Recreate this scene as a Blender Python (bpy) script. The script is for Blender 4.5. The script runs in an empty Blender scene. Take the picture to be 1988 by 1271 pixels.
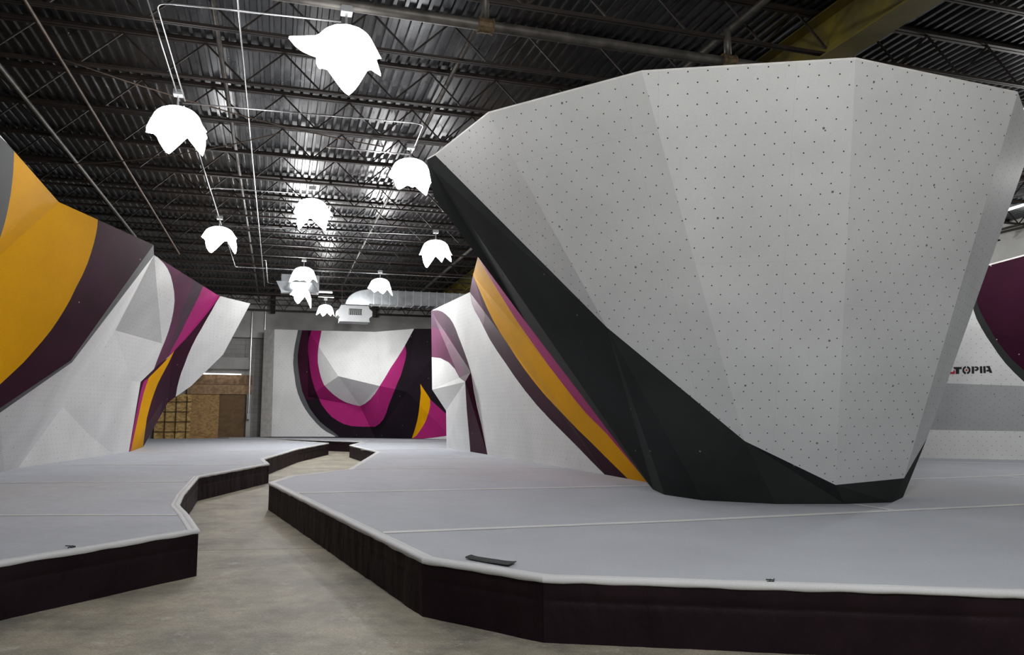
import bpy, bmesh, math, random
from mathutils import Vector, Matrix, noise
from mathutils.geometry import intersect_line_line
random.seed(7)
PI = math.pi
C = bpy.context.scene.collection
S = bpy.context.scene

# ------------------------------------------------------------------ camera
F = 1500.0; CXP = 994.0; CYP = 635.5; HOR = 803.0
CAMZ = 1.37; MAT_Z = 0.38; TOP_Z = 4.5
pitch = math.atan((HOR - CYP) / F)
cam_d = bpy.data.cameras.new('camera'); cam = bpy.data.objects.new('camera', cam_d); C.objects.link(cam)
cam.location = (0, 0, CAMZ); cam.rotation_euler = (PI/2 + pitch, 0, 0)
cam_d.sensor_width = 36; cam_d.lens = F / 1988 * 36; cam_d.clip_end = 200
S.camera = cam
CP, SP = math.cos(pitch), math.sin(pitch)
CAM = Vector((0, 0, CAMZ))
def ray(px, py):
    dx = (px - CXP) / F; dy = -(py - CYP) / F
    return Vector((dx, CP - dy*SP, SP + dy*CP))
def aY(px, py, Y):
    d = ray(px, py); return CAM + d * (Y / d.y)
def aZ(px, py, z):
    d = ray(px, py); return CAM + d * ((z - CAMZ) / d.z)
def base(px, py): return aZ(px, py, MAT_Z)
def top(px, py): return aZ(px, py, TOP_Z)
def onp(px, py, A, B, D):            # where a sight line meets the plane through three points
    n = (B - A).cross(D - A); d = ray(px, py)
    return CAM + d * ((A - CAM).dot(n) / d.dot(n))
def onl(px, py, A, B):               # the point on the sight line nearest to an edge
    r = intersect_line_line(CAM, CAM + ray(px, py), A, B); return r[0]
def proj(P):
    v = P - CAM; z = v.y*CP + v.z*SP; u = -v.y*SP + v.z*CP
    return (CXP + F*v.x/z, CYP - F*u/z)

# building frame: U runs along the ribs of the roof deck, V along the joists
AZ = math.radians(16.84)
UD = Vector((-math.sin(AZ), math.cos(AZ), 0)); VD = Vector((math.cos(AZ), math.sin(AZ), 0))
def uv(u, v, z=0.0): return UD*u + VD*v + Vector((0, 0, z))
U0, U1, V0, V1 = -8.0, 36.0, -15.0, 19.0
DECK = 6.6

# ------------------------------------------------------------------ materials
def nodes(name):
    m = bpy.data.materials.new(name); m.use_nodes = True
    nt = m.node_tree; return m, nt, nt.nodes['Principled BSDF']
def N(nt, t, **k):
    n = nt.nodes.new(t)
    for a, b in k.items(): setattr(n, a, b)
    return n
def mix(nt, fac, a, b, mode='MIX'):
    n = N(nt, 'ShaderNodeMix', data_type='RGBA', blend_type=mode)
    for s, val in ((0, fac), (6, a), (7, b)):
        if isinstance(val, bpy.types.NodeSocket): nt.links.new(val, n.inputs[s])
        elif s == 0: n.inputs[0].default_value = val
        else: n.inputs[s].default_value = tuple(val) + (1,) if len(val) == 3 else val
    return n.outputs[2]
def M2(nt, op, a, b=None, c=None):
    n = N(nt, 'ShaderNodeMath', operation=op)
    for i, val in enumerate((a, b, c)):
        if val is None: continue
        if isinstance(val, bpy.types.NodeSocket): nt.links.new(val, n.inputs[i])
        else: n.inputs[i].default_value = val
    return n.outputs[0]
def VM(nt, op, a, b=None, out=0):
    n = N(nt, 'ShaderNodeVectorMath', operation=op)
    for i, val in enumerate((a, b)):
        if val is None: continue
        if isinstance(val, bpy.types.NodeSocket): nt.links.new(val, n.inputs[i])
        else: n.inputs[i].default_value = val
    return n.outputs[out]
def noise_f(nt, vec, scale, detail=3, lo=0.35, hi=0.65, rough=.55):
    t = N(nt, 'ShaderNodeTexNoise'); t.inputs['Scale'].default_value = scale
    t.inputs['Detail'].default_value = detail; t.inputs['Roughness'].default_value = rough
    nt.links.new(vec, t.inputs['Vector'])
    r = N(nt, 'ShaderNodeMapRange'); r.inputs[1].default_value = lo; r.inputs[2].default_value = hi
    nt.links.new(t.outputs['Fac'], r.inputs[0]); return r.outputs[0]
def bump(nt, b, h, dist, strength=1.0):
    n = N(nt, 'ShaderNodeBump'); n.inputs['Distance'].default_value = dist; n.inputs['Strength'].default_value = strength
    nt.links.new(h, n.inputs['Height']); nt.links.new(n.outputs[0], b.inputs['Normal'])
def plain(name, col, rough=.6, metal=0.0, var=.12, scale=6.0, bmp=0.0, bscale=60, spec=.5):
    m, nt, b = nodes(name)
    g = N(nt, 'ShaderNodeNewGeometry')
    f = noise_f(nt, g.outputs['Position'], scale)
    c = mix(nt, f, tuple(x*(1-var) for x in col), tuple(min(1, x*(1+var)) for x in col))
    nt.links.new(c, b.inputs['Base Color'])
    b.inputs['Roughness'].default_value = rough; b.inputs['Metallic'].default_value = metal
    b.inputs['Specular IOR Level'].default_value = spec
    if bmp: bump(nt, b, noise_f(nt, g.outputs['Position'], bscale, 4, 0, 1), bmp)
    return m
def paint(name, col, dots=1.0, rough=.62, scuff=.06, bolt=(.03, .03, .03), hole=(.02, .02, .02)):
    """textured climbing panel: paint, drilled insert holes in a staggered grid, sheet joints"""
    m, nt, b = nodes(name)
    tc = N(nt, 'ShaderNodeTexCoord'); g = N(nt, 'ShaderNodeNewGeometry')
    uvs = tc.outputs['UV']
    c = mix(nt, noise_f(nt, g.outputs['Position'], .9, 4), tuple(x*(1-scuff) for x in col), tuple(min(1, x*(1+scuff)) for x in col))
    c = mix(nt, M2(nt, 'MULTIPLY', noise_f(nt, g.outputs['Position'], 160, 2, .3, .7), .10), c, (0, 0, 0))
    cell = (.178, .196, 1)
    q = VM(nt, 'DIVIDE', uvs, cell)
    ds = []
    for off in ((0, 0, 0), (.5, .5, 0)):
        p = VM(nt, 'ADD', q, off); p = VM(nt, 'FRACTION', p); p = VM(nt, 'SUBTRACT', p, (.5, .5, 0))
        p = VM(nt, 'MULTIPLY', p, (cell[0], cell[1], 0)); ds.append(VM(nt, 'LENGTH', p, out=1))
    dmin = M2(nt, 'MINIMUM', ds[0], ds[1])
    hf = M2(nt, 'MULTIPLY', M2(nt, 'LESS_THAN', dmin, .0068), dots)
    c = mix(nt, hf, c, hole)
    vo = N(nt, 'ShaderNodeTexVoronoi', voronoi_dimensions='2D'); vo.inputs['Scale'].default_value = .95
    nt.links.new(uvs, vo.inputs['Vector'])
    bf = M2(nt, 'MULTIPLY', M2(nt, 'LESS_THAN', vo.outputs['Distance'], .0115), .75)
    c = mix(nt, bf, c, bolt)
    sep = N(nt, 'ShaderNodeSeparateXYZ'); nt.links.new(uvs, sep.inputs[0])
    j1 = M2(nt, 'LESS_THAN', M2(nt, 'FRACT', M2(nt, 'DIVIDE', sep.outputs[0], 1.22)), .0035)
    j2 = M2(nt, 'LESS_THAN', M2(nt, 'FRACT', M2(nt, 'DIVIDE', M2(nt, 'ADD', sep.outputs[1], .45), 2.44)), .002)
    c = mix(nt, M2(nt, 'MULTIPLY', M2(nt, 'MAXIMUM', j1, j2), .16), c, tuple(x*.4 for x in col))
    nt.links.new(c, b.inputs['Base Color']); b.inputs['Roughness'].default_value = rough
    b.inputs['Specular IOR Level'].default_value = .06
    bump(nt, b, noise_f(nt, g.outputs['Position'], 220, 3, 0, 1), .0012)
    return m

WHITE = paint('white_wall_paint', (.70, .71, .71), .95)
GREY = paint('charcoal_wall_paint', (.033, .036, .036), .0, bolt=(.25, .27, .27), rough=.7, scuff=.16)
YELLOW = paint('yellow_wall_paint', (.62, .30, .0), .55, hole=(.30, .14, .01), bolt=(.4, .25, .1))
PURPLE = paint('purple_wall_paint', (.032, .006, .017), .0, scuff=.2, bolt=(.5, .45, .5), rough=.55)
PURPLE2 = paint('violet_wall_paint', (.10, .03, .066), .0, scuff=.14, bolt=(.4, .3, .35), rough=.5)
SLATE = paint('slate_purple_wall_paint', (.06, .036, .052), .0, scuff=.14, bolt=(.4, .3, .35), rough=.5)
MAGENTA = paint('magenta_wall_paint', (.34, .018, .145), .0, scuff=.08, bolt=(.3, .03, .12), rough=.5)
BLACK = paint('black_purple_wall_paint', (.011, .007, .011), .0, scuff=.25, bolt=(.4, .4, .4), rough=.6)
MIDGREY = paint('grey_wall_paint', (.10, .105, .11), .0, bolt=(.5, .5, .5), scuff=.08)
EDGE = plain('panel_edge', (.68, .67, .65), .7)
PLYBACK = plain('plywood_back', (.35, .24, .13), .8)
STEEL_DARK = plain('joist_primer', (.022, .015, .012), .6, .2, .3, 4)
PIPE_GREY = plain('sprinkler_pipe', (.085, .078, .07), .5, .4, .35, 5)
PIPE_BROWN = plain('old_brown_pipe', (.09, .055, .038), .55, .2, .3, 5)
COUPLING = plain('rusty_coupling', (.11, .075, .04), .7, .3, .4, 20)
CONDUIT = plain('galvanised_conduit', (.62, .63, .65), .28, .9, .1, 8)
CABLE = plain('brown_cable', (.12, .09, .07), .7)
DUCT = plain('duct_sheet', (.33, .35, .37), .32, .85, .2, 3)
UNITM = plain('unit_heater_enamel', (.27, .28, .29), .5, .1, .05, 4)
DARKM = plain('dark_opening', (.01, .01, .01), .8)
CONC = plain('painted_block_wall', (.38, .38, .375), .85, 0, .14, 1.2, .002, 30)
CONC_L = plain('pale_block_wall', (.62, .63, .62), .85, 0, .08, 1.2, .002, 30)
WOODB = plain('dark_timber', (.19, .115, .06), .7, 0, .35, 7)
WOODC = plain('timber', (.30, .19, .10), .7, 0, .3, 9)
WIRE = plain('wire', (.05, .05, .045), .5, .6)
HOOK = plain('hook_and_loop_black', (.03, .035, .038), .95, 0, .3, 60, .002, 300)
MARK = plain('marker_ink', (.03, .03, .035), .8)
LOGO_K = plain('logo_black', (.008, .008, .009), .5)
LOGO_R = plain('logo_red', (.42, .02, .03), .5)
BOXM = plain('electrical_box', (.35, .36, .37), .5, .5)

def block_wall_material():
    m, nt, b = nodes('grey_block_wall'); tc = N(nt, 'ShaderNodeTexCoord'); g = N(nt, 'ShaderNodeNewGeometry')
    br = N(nt, 'ShaderNodeTexBrick'); br.inputs['Scale'].default_value = 1
    br.inputs['Brick Width'].default_value = .4; br.inputs['Row Height'].default_value = .2
    br.inputs['Mortar Size'].default_value = .008
    nt.links.new(tc.outputs['UV'], br.inputs['Vector'])
    br.inputs['Color1'].default_value = (.34, .34, .33, 1); br.inputs['Color2'].default_value = (.38, .38, .37, 1); br.inputs['Mortar'].default_value = (.24, .24, .23, 1)
    c = mix(nt, M2(nt, 'MULTIPLY', noise_f(nt, g.outputs['Position'], .7, 4), .35), br.outputs['Color'], (.18, .18, .175))
    nt.links.new(c, b.inputs['Base Color']); b.inputs['Roughness'].default_value = .85
    return m
BLOCK = block_wall_material()

def osb_material(name, a, bcol, scale):
    m, nt, b = nodes(name); g = N(nt, 'ShaderNodeNewGeometry')
    vo = N(nt, 'ShaderNodeTexVoronoi'); vo.inputs['Scale'].default_value = scale
    nt.links.new(VM(nt, 'MULTIPLY', g.outputs['Position'], (1, 1, 1.8)), vo.inputs['Vector'])
    sep = N(nt, 'ShaderNodeSeparateColor'); nt.links.new(vo.outputs['Color'], sep.inputs[0])
    c = mix(nt, sep.outputs[0], a, bcol)
    nt.links.new(c, b.inputs['Base Color']); b.inputs['Roughness'].default_value = .75
    return m
OSB = osb_material('strand_board', (.72, .50, .20), (.36, .21, .07), 9)
OSB2 = osb_material('strand_board_darker', (.50, .31, .13), (.28, .16, .06), 11)
PLY = osb_material('dark_plywood', (.17, .105, .05), (.13, .075, .035), 5)

def floor_material():
    m, nt, b = nodes('stained_concrete'); g = N(nt, 'ShaderNodeNewGeometry'); P = g.outputs['Position']
    c = mix(nt, noise_f(nt, P, 1.1, 8, .34, .66, .72), (.19, .187, .158), (.47, .425, .33))
    c = mix(nt, M2(nt, 'MULTIPLY', noise_f(nt, VM(nt, 'MULTIPLY', P, (1, 1.8, 1)), 3.2, 9, .50, .70, .78), .6), c, (.12, .12, .108))
    c = mix(nt, M2(nt, 'MULTIPLY', noise_f(nt, P, 4.2, 9, .56, .66, .8), .5), c, (.62, .60, .55))
    c = mix(nt, M2(nt, 'MULTIPLY', noise_f(nt, P, 70, 3, .45, .7, .8), .5), c, (.05, .045, .04))
    sep = N(nt, 'ShaderNodeSeparateXYZ'); nt.links.new(P, sep.inputs[0])
    line = M2(nt, 'LESS_THAN', M2(nt, 'ABSOLUTE', M2(nt, 'SUBTRACT', M2(nt, 'ADD', sep.outputs[1], M2(nt, 'MULTIPLY', sep.outputs[0], -.1017)), 8.326)), .012)
    c = mix(nt, M2(nt, 'MULTIPLY', line, .75), c, (.05, .05, .045))
    nt.links.new(c, b.inputs['Base Color'])
    b.inputs['Roughness'].default_value = .6; b.inputs['Specular IOR Level'].default_value = .14
    bump(nt, b, noise_f(nt, P, 30, 6, 0, 1), .003)
    return m
FLOOR = floor_material()

def deck_material():
    m, nt, b = nodes('roof_deck_metal'); g = N(nt, 'ShaderNodeNewGeometry'); P = g.outputs['Position']
    c = mix(nt, noise_f(nt, P, 1.2, 5), (.05, .052, .057), (.10, .103, .11))
    nt.links.new(c, b.inputs['Base Color'])
    b.inputs['Metallic'].default_value = .85
    r = N(nt, 'ShaderNodeMapRange'); r.inputs[3].default_value = .27; r.inputs[4].default_value = .33
    nt.links.new(noise_f(nt, P, 3, 3), r.inputs[0]); nt.links.new(r.outputs[0], b.inputs['Roughness'])
    return m
DECKM = deck_material()

def mat_fabric(name, col, var, bs):
    m, nt, b = nodes(name); g = N(nt, 'ShaderNodeNewGeometry'); P = g.outputs['Position']
    c = mix(nt, noise_f(nt, P, 1.1, 5, .3, .7), tuple(x*(1-var) for x in col), tuple(x*(1+var) for x in col))
    c = mix(nt, M2(nt, 'MULTIPLY', noise_f(nt, P, 220, 2, .35, .65), .16), c, (.08, .09, .10))
    nt.links.new(c, b.inputs['Base Color']); b.inputs['Roughness'].default_value = .85
    b.inputs['Specular IOR Level'].default_value = .3
    h = M2(nt, 'ADD', noise_f(nt, P, 1.3, 3, 0, 1), M2(nt, 'MULTIPLY', noise_f(nt, P, 120, 3, 0, 1), .02))
    bump(nt, b, h, bs)
    return m
MATTOP = mat_fabric('grey_mat_carpet', (.475, .50, .55), .05, .03)
MATBIND = mat_fabric('pale_mat_binding', (.70, .71, .73), .05, .01)
MATSEAM = mat_fabric('pale_seam_tape', (.72, .72, .73), .08, .01)
def skirt_material():
    m, nt, b = nodes('dark_plum_vinyl'); g = N(nt, 'ShaderNodeNewGeometry'); P = g.outputs['Position']
    c = mix(nt, noise_f(nt, P, 2.2, 4), (.011, .005, .008), (.017, .009, .012))
    nt.links.new(c, b.inputs['Base Color']); b.inputs['Roughness'].default_value = .6
    b.inputs['Specular IOR Level'].default_value = .14
    bump(nt, b, noise_f(nt, VM(nt, 'MULTIPLY', P, (1, 1, .5)), 7, 4, 0, 1), .016)
    return m
SKIRT = skirt_material()

def glow(name, strength, col=(1, 1, 1)):
    m, nt, b = nodes(name)
    b.inputs['Base Color'].default_value = (.9, .9, .9, 1); b.inputs['Roughness'].default_value = .5
    b.inputs['Emission Color'].default_value = tuple(col) + (1,); b.inputs['Emission Strength'].default_value = strength
    return m
LAMP = glow('lit_bubble_wrap', 7.5, (1, .99, .975))
TUBE = glow('lit_tube', 6.0, (1, .97, .9))

# ------------------------------------------------------------------ object helpers
def obj(name, bm, mats, parent=None, smooth=False):
    me = bpy.data.meshes.new(name)
    if smooth:
        for f in bm.faces: f.smooth = True
    if parent: bm.transform(Matrix.LocRotScale(parent.location, parent.rotation_euler, None).inverted())
    bm.normal_update(); bm.to_mesh(me); bm.free()
    for m in (mats if isinstance(mats, (list, tuple)) else [mats]): me.materials.append(m)
    o = bpy.data.objects.new(name, me); C.objects.link(o)
    if parent: o.parent = parent
    return o
def tag(o, label, cat, group=None):
    o['label'] = label; o['category'] = cat
    if group: o['group'] = group
    return o
def thing(name, label, cat, loc=(0, 0, 0), rotz=0, group=None):
    o = bpy.data.objects.new(name, None); C.objects.link(o); o.location = loc; o.rotation_euler = (0, 0, rotz)
    o.empty_display_size = .2
    return tag(o, label, cat, group)
def struct(o): o['kind'] = 'structure'; return o
def box(bm, c, ax, ay, az):      # centre and three half-extent vectors
    c = Vector(c); vs = []
    for i in (-1, 1):
        for j in (-1, 1):
            for k in (-1, 1): vs.append(bm.verts.new(c + Vector(ax)*i + Vector(ay)*j + Vector(az)*k))
    for q in ((0, 1, 3, 2), (4, 6, 7, 5), (0, 4, 5, 1), (2, 3, 7, 6), (0, 2, 6, 4), (1, 5, 7, 3)):
        bm.faces.new([vs[i] for i in q])
def ubox(bm, u0, u1, v0, v1, z0, z1):
    box(bm, uv((u0+u1)/2, (v0+v1)/2, (z0+z1)/2), UD*((u1-u0)/2), VD*((v1-v0)/2), (0, 0, (z1-z0)/2))
def bar(bm, a, b, w, up=Vector((0, 0, 1)), h=None):
    d = (b - a); L = d.length; d = d / L
    s = d.cross(up)
    if s.length < 1e-4: s = d.cross(Vector((1, 0, 0)))
    s.normalize(); t = s.cross(d)
    box(bm, (a+b)/2, d*(L/2), s*(w/2), t*((h or w)/2))
def tube(bm, pts, r, n=8, caps=True):
    rings = []
    prev = None
    for i, p in enumerate(pts):
        d = (pts[min(i+1, len(pts)-1)] - pts[max(i-1, 0)]).normalized()
        if prev is None:
            a = d.cross(Vector((0, 0, 1)))
            if a.length < .05: a = d.cross(Vector((1, 0, 0)))
        else:
            a = prev - d*prev.dot(d)
        a.normalize(); prev = a; b = d.cross(a)
        rr = r[i] if isinstance(r, (list, tuple)) else r
        rings.append([bm.verts.new(p + (a*math.cos(2*PI*k/n) + b*math.sin(2*PI*k/n))*rr) for k in range(n)])
    for i in range(len(rings)-1):
        for k in range(n): bm.faces.new((rings[i][k], rings[i][(k+1) % n], rings[i+1][(k+1) % n], rings[i+1][k]))
    if caps: bm.faces.new(rings[0][::-1]); bm.faces.new(rings[-1])
def rounded(pts, r=.12, n=4):      # polyline with bent corners
    out = [pts[0]]
    for i in range(1, len(pts)-1):
        a, b, c = pts[i-1], pts[i], pts[i+1]
        ra = min(r, (a-b).length*.45, (c-b).length*.45)
        p = b + (a-b).normalized()*ra; q = b + (c-b).normalized()*ra
        for k in range(n+1):
            t = k/n; out.append(p*(1-t)**2 + b*2*t*(1-t) + q*t*t)
    out.append(pts[-1]); return out
def inside(p, poly):
    x, y = p; r = False; j = len(poly)-1
    for i in range(len(poly)):
        xi, yi = poly[i]; xj, yj = poly[j]
        if (yi > y) != (yj > y) and x < (xj-xi)*(y-yi)/(yj-yi)+xi: r = not r
        j = i
    return r

# a climbing wall: flat panels (facets) folded against each other, painted with bands of colour
def smooth_poly(pts, closed=False): return pts
def faceted(name, facets, default, regions, mats, parent=None, cut=None):
    """facets: lists of 3-D corners; regions: (polygon of sight lines, material index), later ones on top"""
    bm = bmesh.new(); fid = bm.faces.layers.int.new('facet'); uvl = bm.loops.layers.uv.new('UVMap')
    cache = {}
    def vert(p):
        k = (round(p.x, 3), round(p.y, 3), round(p.z, 3))
        if k not in cache: cache[k] = bm.verts.new(p)
        return cache[k]
    frames = []; dm = []
    for i, f in enumerate(facets):
        pts = f[0] if isinstance(f, tuple) else f
        dm.append(f[1] if isinstance(f, tuple) else default)
        pts = [Vector(p) for p in pts]
        nrm = Vector((0, 0, 0))
        for a in range(len(pts)):
            nrm += pts[a].cross(pts[(a+1) % len(pts)])
        nrm.normalize()
        if nrm.dot(CAM - pts[0]) < 0: nrm = -nrm; pts = pts[::-1]
        h = Vector((0, 0, 1)).cross(nrm)
        if h.length < .01: h = Vector((1, 0, 0))
        h.normalize(); frames.append((pts[0], h, nrm.cross(h)))
        fc = bm.faces.new([vert(p) for p in pts]); fc[fid] = i
    segs = []
    for poly, mi in regions:
        for a in range(len(poly)):
            segs.append((poly[a], poly[(a+1) % len(poly)]))
    for (p, q) in segs:
        if abs(p[0]-q[0]) + abs(p[1]-q[1]) < .5: continue
        n = ray(*p).cross(ray(*q))
        if n.length < 1e-9: continue
        n.normalize()
        x0, x1 = min(p[0], q[0])-1, max(p[0], q[0])+1; y0, y1 = min(p[1], q[1])-1, max(p[1], q[1])+1
        hit = []
        for f in bm.faces:
            pr = [proj(v.co) for v in f.verts]
            if max(a[0] for a in pr) < x0 or min(a[0] for a in pr) > x1: continue
            if max(a[1] for a in pr) < y0 or min(a[1] for a in pr) > y1: continue
            hit.append(f)
        if not hit: continue
        g = set(hit)
        for f in hit: g.update(f.edges); g.update(f.verts)
        bmesh.ops.bisect_plane(bm, geom=list(g), plane_co=CAM, plane_no=n, dist=1e-5)
    for f in bm.faces:
        c = proj(f.calc_center_median()); mi = dm[f[fid]]
        if mi == default:
            for poly, k in regions:
                if inside(c, poly): mi = k
        f.material_index = mi
        o, h, v = frames[f[fid]]
        for l in f.loops:
            d = l.vert.co - o; l[uvl].uv = (d.dot(h) + o.x*.37, d.dot(v))
    return obj(name, bm, mats, parent)

# ------------------------------------------------------------------ room shell
bm = bmesh.new(); f = bm.faces.new([bm.verts.new(uv(*p)) for p in ((U0, V0), (U0, V1), (U1, V1), (U1, V0))])
struct(obj('floor', bm, FLOOR))
def wall(name, a, b, z0, z1, mat, thick, nrm):
    bm = bmesh.new(); l = bm.loops.layers.uv.new('UVMap')
    n = nrm*thick
    A = [a + Vector((0, 0, z0)), b + Vector((0, 0, z0)), b + Vector((0, 0, z1)), a + Vector((0, 0, z1))]
    vs = [bm.verts.new(p) for p in A] + [bm.verts.new(p - n) for p in A]
    for q in ((0, 1, 2, 3), (7, 6, 5, 4), (0, 4, 5, 1), (1, 5, 6, 2), (2, 6, 7, 3), (3, 7, 4, 0)):
        fc = bm.faces.new([vs[i] for i in q])
        for lp in fc.loops: lp[l].uv = ((lp.vert.co - a).dot((b-a).normalized()), lp.vert.co.z)
    return struct(obj(name, bm, mat))
wall('wall_back', uv(U1, V0), uv(U1, V1), 0, DECK, BLOCK, .3, -UD)
wall('wall_front', uv(U0, V0), uv(U0, V1), 0, DECK, CONC, .3, UD)
wall('wall_left', uv(U0, V0), uv(U1, V0), 0, DECK, BLOCK, .3, VD)
wall('wall_right', uv(U0, V1), uv(U1, V1), 0, DECK, CONC_L, .3, -VD)

# corrugated roof deck
bm = bmesh.new(); P = .152
prof = [(0, 0), (.045, 0), (.058, .038), (.139, .038)]
xs = []
k = 0
while V0 + k*P < V1:
    xs += [(V0 + k*P + x, z) for x, z in prof]; k += 1
prev = None
for x, z in xs:
    a = bm.verts.new(uv(U0, x, DECK+z)); b = bm.verts.new(uv(U1, x, DECK+z))
    if prev: bm.faces.new((prev[0], a, b, prev[1]))
    prev = (a, b)
# a flat top sheet keeps the roof solid
t = [bm.verts.new(uv(*p, DECK+.12)) for p in ((U0-.3, V0-.3), (U1+.3, V0-.3), (U1+.3, V1+.3), (U0-.3, V1+.3))]
bm.faces.new(t)
struct(obj('ceiling', bm, DECKM))

# ------------------------------------------------------------------ bar joists
JD = .52; JB = DECK - .04 - JD
def joist(u, label, group):
    root = thing('bar_joist', label, 'roof joist', uv(u, 0, JB), 0, group)
    b1 = bmesh.new()
    for s in (-1, 1):
        bar(b1, uv(u+s*.035, V0+.05, DECK-.03), uv(u+s*.035, V1-.05, DECK-.03), .05, h=.05)
    bar(b1, uv(u, V0+.05, DECK-.008), uv(u, V1-.05, DECK-.008), .12, h=.012)
    obj('top_chord', b1, STEEL_DARK, root)
    b2 = bmesh.new()
    for s in (-1, 1): bar(b2, uv(u+s*.022, V0+.4, JB), uv(u+s*.022, V1-.4, JB), .03, h=.035)
    obj('bottom_chord', b2, STEEL_DARK, root)
    b3 = bmesh.new(); v = V0+.1; k = 0; st = .53
    while v + st < V1:
        za, zb = (DECK-.05, JB) if k % 2 == 0 else (JB, DECK-.05)
        bar(b3, uv(u, v, za), uv(u, v+st, zb), .022); v += st; k += 1
    obj('web_rods', b3, STEEL_DARK, root)
    return root
JS = 1.56
ju = []
u = 8.05 - 5*JS
while u < U1 - .6: ju.append(u); u += JS
j0 = joist(ju[0], 'dark steel bar joist crossing the hall under the ribbed roof deck', 'bar joists under the roof deck')
kids = list(j0.children)
for u in ju[1:]:
    r = j0.copy(); C.objects.link(r); r.location = uv(u, 0, JB)
    for ch in kids:
        c = ch.copy(); C.objects.link(c); c.parent = r

# girder truss along the back wall
gt = thing('girder_truss', 'long dark steel truss along the top of the grey block back wall', 'truss', uv(U1-.9, 0, 5.86))
b = bmesh.new(); bar(b, uv(U1-.9, V0+.05, DECK-.08), uv(U1-.9, V1-.05, DECK-.08), .07); obj('top_chord', b, STEEL_DARK, gt)
b = bmesh.new(); bar(b, uv(U1-.9, V0+.05, 5.86), uv(U1-.9, V1-.05, 5.86), .08); obj('bottom_chord', b, STEEL_DARK, gt)
b = bmesh.new(); v = V0+.3; k = 0
while v < V1-1:
    za, zb = (DECK-.1, 5.86) if k % 2 == 0 else (5.86, DECK-.1)
    bar(b, uv(U1-.9, v, za), uv(U1-.9, v+.45, zb), .03)
    v += .45; k += 1
obj('web_rods', b, STEEL_DARK, gt)
v = V0+1.5
while v < V1-1:
    b = bmesh.new(); bar(b, uv(U1-.9, v, 5.72), uv(U1-.9, v, DECK-.1), .16); obj('hanger_post', b, STEEL_DARK, gt); v += 4.4

# yellow girder
YG = nodes('faded_yellow_paint')
_m, _nt, _b = YG; _g = N(_nt, 'ShaderNodeNewGeometry')
_c = mix(_nt, noise_f(_nt, _g.outputs['Position'], 1.6, 5, .35, .65), (.17, .13, .008), (.07, .06, .02))
_nt.links.new(_c, _b.inputs['Base Color']); _b.inputs['Roughness'].default_value = .6
GV = 6.75; GZ0 = 5.93
gb = thing('steel_girder', 'yellow painted steel beam running under the roof above the large white boulder', 'beam', uv(14, GV, GZ0))
for nm, (v0, v1, z0, z1), mt in (('web', (GV-.012, GV+.012, GZ0+.02, DECK-.1), _m), ('bottom_flange', (GV-.19, GV+.19, GZ0, GZ0+.025), YG[0]), ('top_flange', (GV-.19, GV+.19, DECK-.1, DECK-.078), YG[0])):
    b = bmesh.new(); ubox(b, U0+.3, U1-1.2, v0, v1, z0, z1); obj(nm, b, mt, gb)

# ------------------------------------------------------------------ pipes, conduits, cables
def pipe(name, pts, r, mat, label, cat='pipe', n=8, bend=.15, group=None, couplings=(), cr=1.5, clen=.09):
    root = thing(name, label, cat, pts[0], 0, group)
    b = bmesh.new(); tube(b, rounded(pts, bend) if len(pts) > 2 else pts, r, n); obj('tube', b, mat, root, True)
    for q in couplings:
        c, d = q; b = bmesh.new(); d = d.normalized()
        tube(b, [c-d*clen, c-d*clen*.8, c-d*clen*.8, c+d*clen*.8, c+d*clen*.8, c+d*clen], [r*cr*1.12, r*cr*1.12, r*cr, r*cr, r*cr*1.12, r*cr*1.12], 12)
        obj('coupling', b, COUPLING, root, False)
    return root
pz = 5.72
p1 = aZ(942, 50, pz); u1 = p1.dot(UD)
p2 = aZ(1418, 117, pz)
pipe('sprinkler_main', [uv(u1, V0+.1, pz), uv(u1, V1-.1, pz)], .062, PIPE_GREY, 'thick grey sprinkler main crossing the hall at the top of the photo', n=14,
     couplings=[(p1, VD), (uv(u1, p2.dot(VD), pz), VD)], cr=1.35)
def riser(p, zt, label):
    return pipe('sprinkler_riser', [p + Vector((0, 0, .06)), Vector((p.x, p.y, zt))], .045, PIPE_GREY, label, n=10)
riser(p1, 6.4, 'short grey pipe rising from the rusty coupling left of centre')
riser(uv(u1, p2.dot(VD), pz), 6.15, 'short grey pipe rising from the coupling near the yellow beam')
def along_u(px, py, z, r, mat, label, name='sprinkler_branch', u0=None, u1_=None):
    v = aZ(px, py, z).dot(VD)
    return pipe(name, [uv(U0+.2 if u0 is None else u0, v, z), uv(U1-.4 if u1_ is None else u1_, v, z)], r, mat, label, n=8)
along_u(941, 20, 6.4, .035, PIPE_GREY, 'grey branch pipe running back from the rusty coupling under the deck')
along_u(1411, 63, 6.15, .045, PIPE_GREY, 'grey branch pipe running back beside the yellow beam')
along_u(48, 0, 6.0, .022, PIPE_BROWN, 'brown pipe running back along the left part of the roof', u1_=24)
along_u(0, 130, 6.0, .035, PIPE_GREY, 'dull grey pipe at the far left of the roof', u1_=22)
along_u(416, 20, 6.3, .035, PIPE_GREY, 'grey branch pipe right of the paired bright conduits')
along_u(461, 0, 5.95, .011, CONDUIT, 'thin bright conduit running back between the two nearest lamps', 'conduit', u1_=29)
CZ = 5.62
def cond(pts, label, r=.010, z=CZ, off=0.0, mat=CONDUIT):
    P3 = [aZ(x, y, z) + Vector((off, 0, 0)) for x, y in pts]
    return pipe('conduit', P3, r, mat, label, 'conduit', 6, .14)
cond([(270, -80), (355, 196)], 'bright conduit running back to the leftmost near lamp', off=-.045)
cond([(657, 42), (297, 4), (355, 196)], 'bent bright conduit linking the two lamps nearest the camera', off=.03)
cond([(355, 200), (809, 239), (822, 243), (799, 297)], 'hooked bright conduit reaching the lamp beside the boulder tip')
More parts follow.
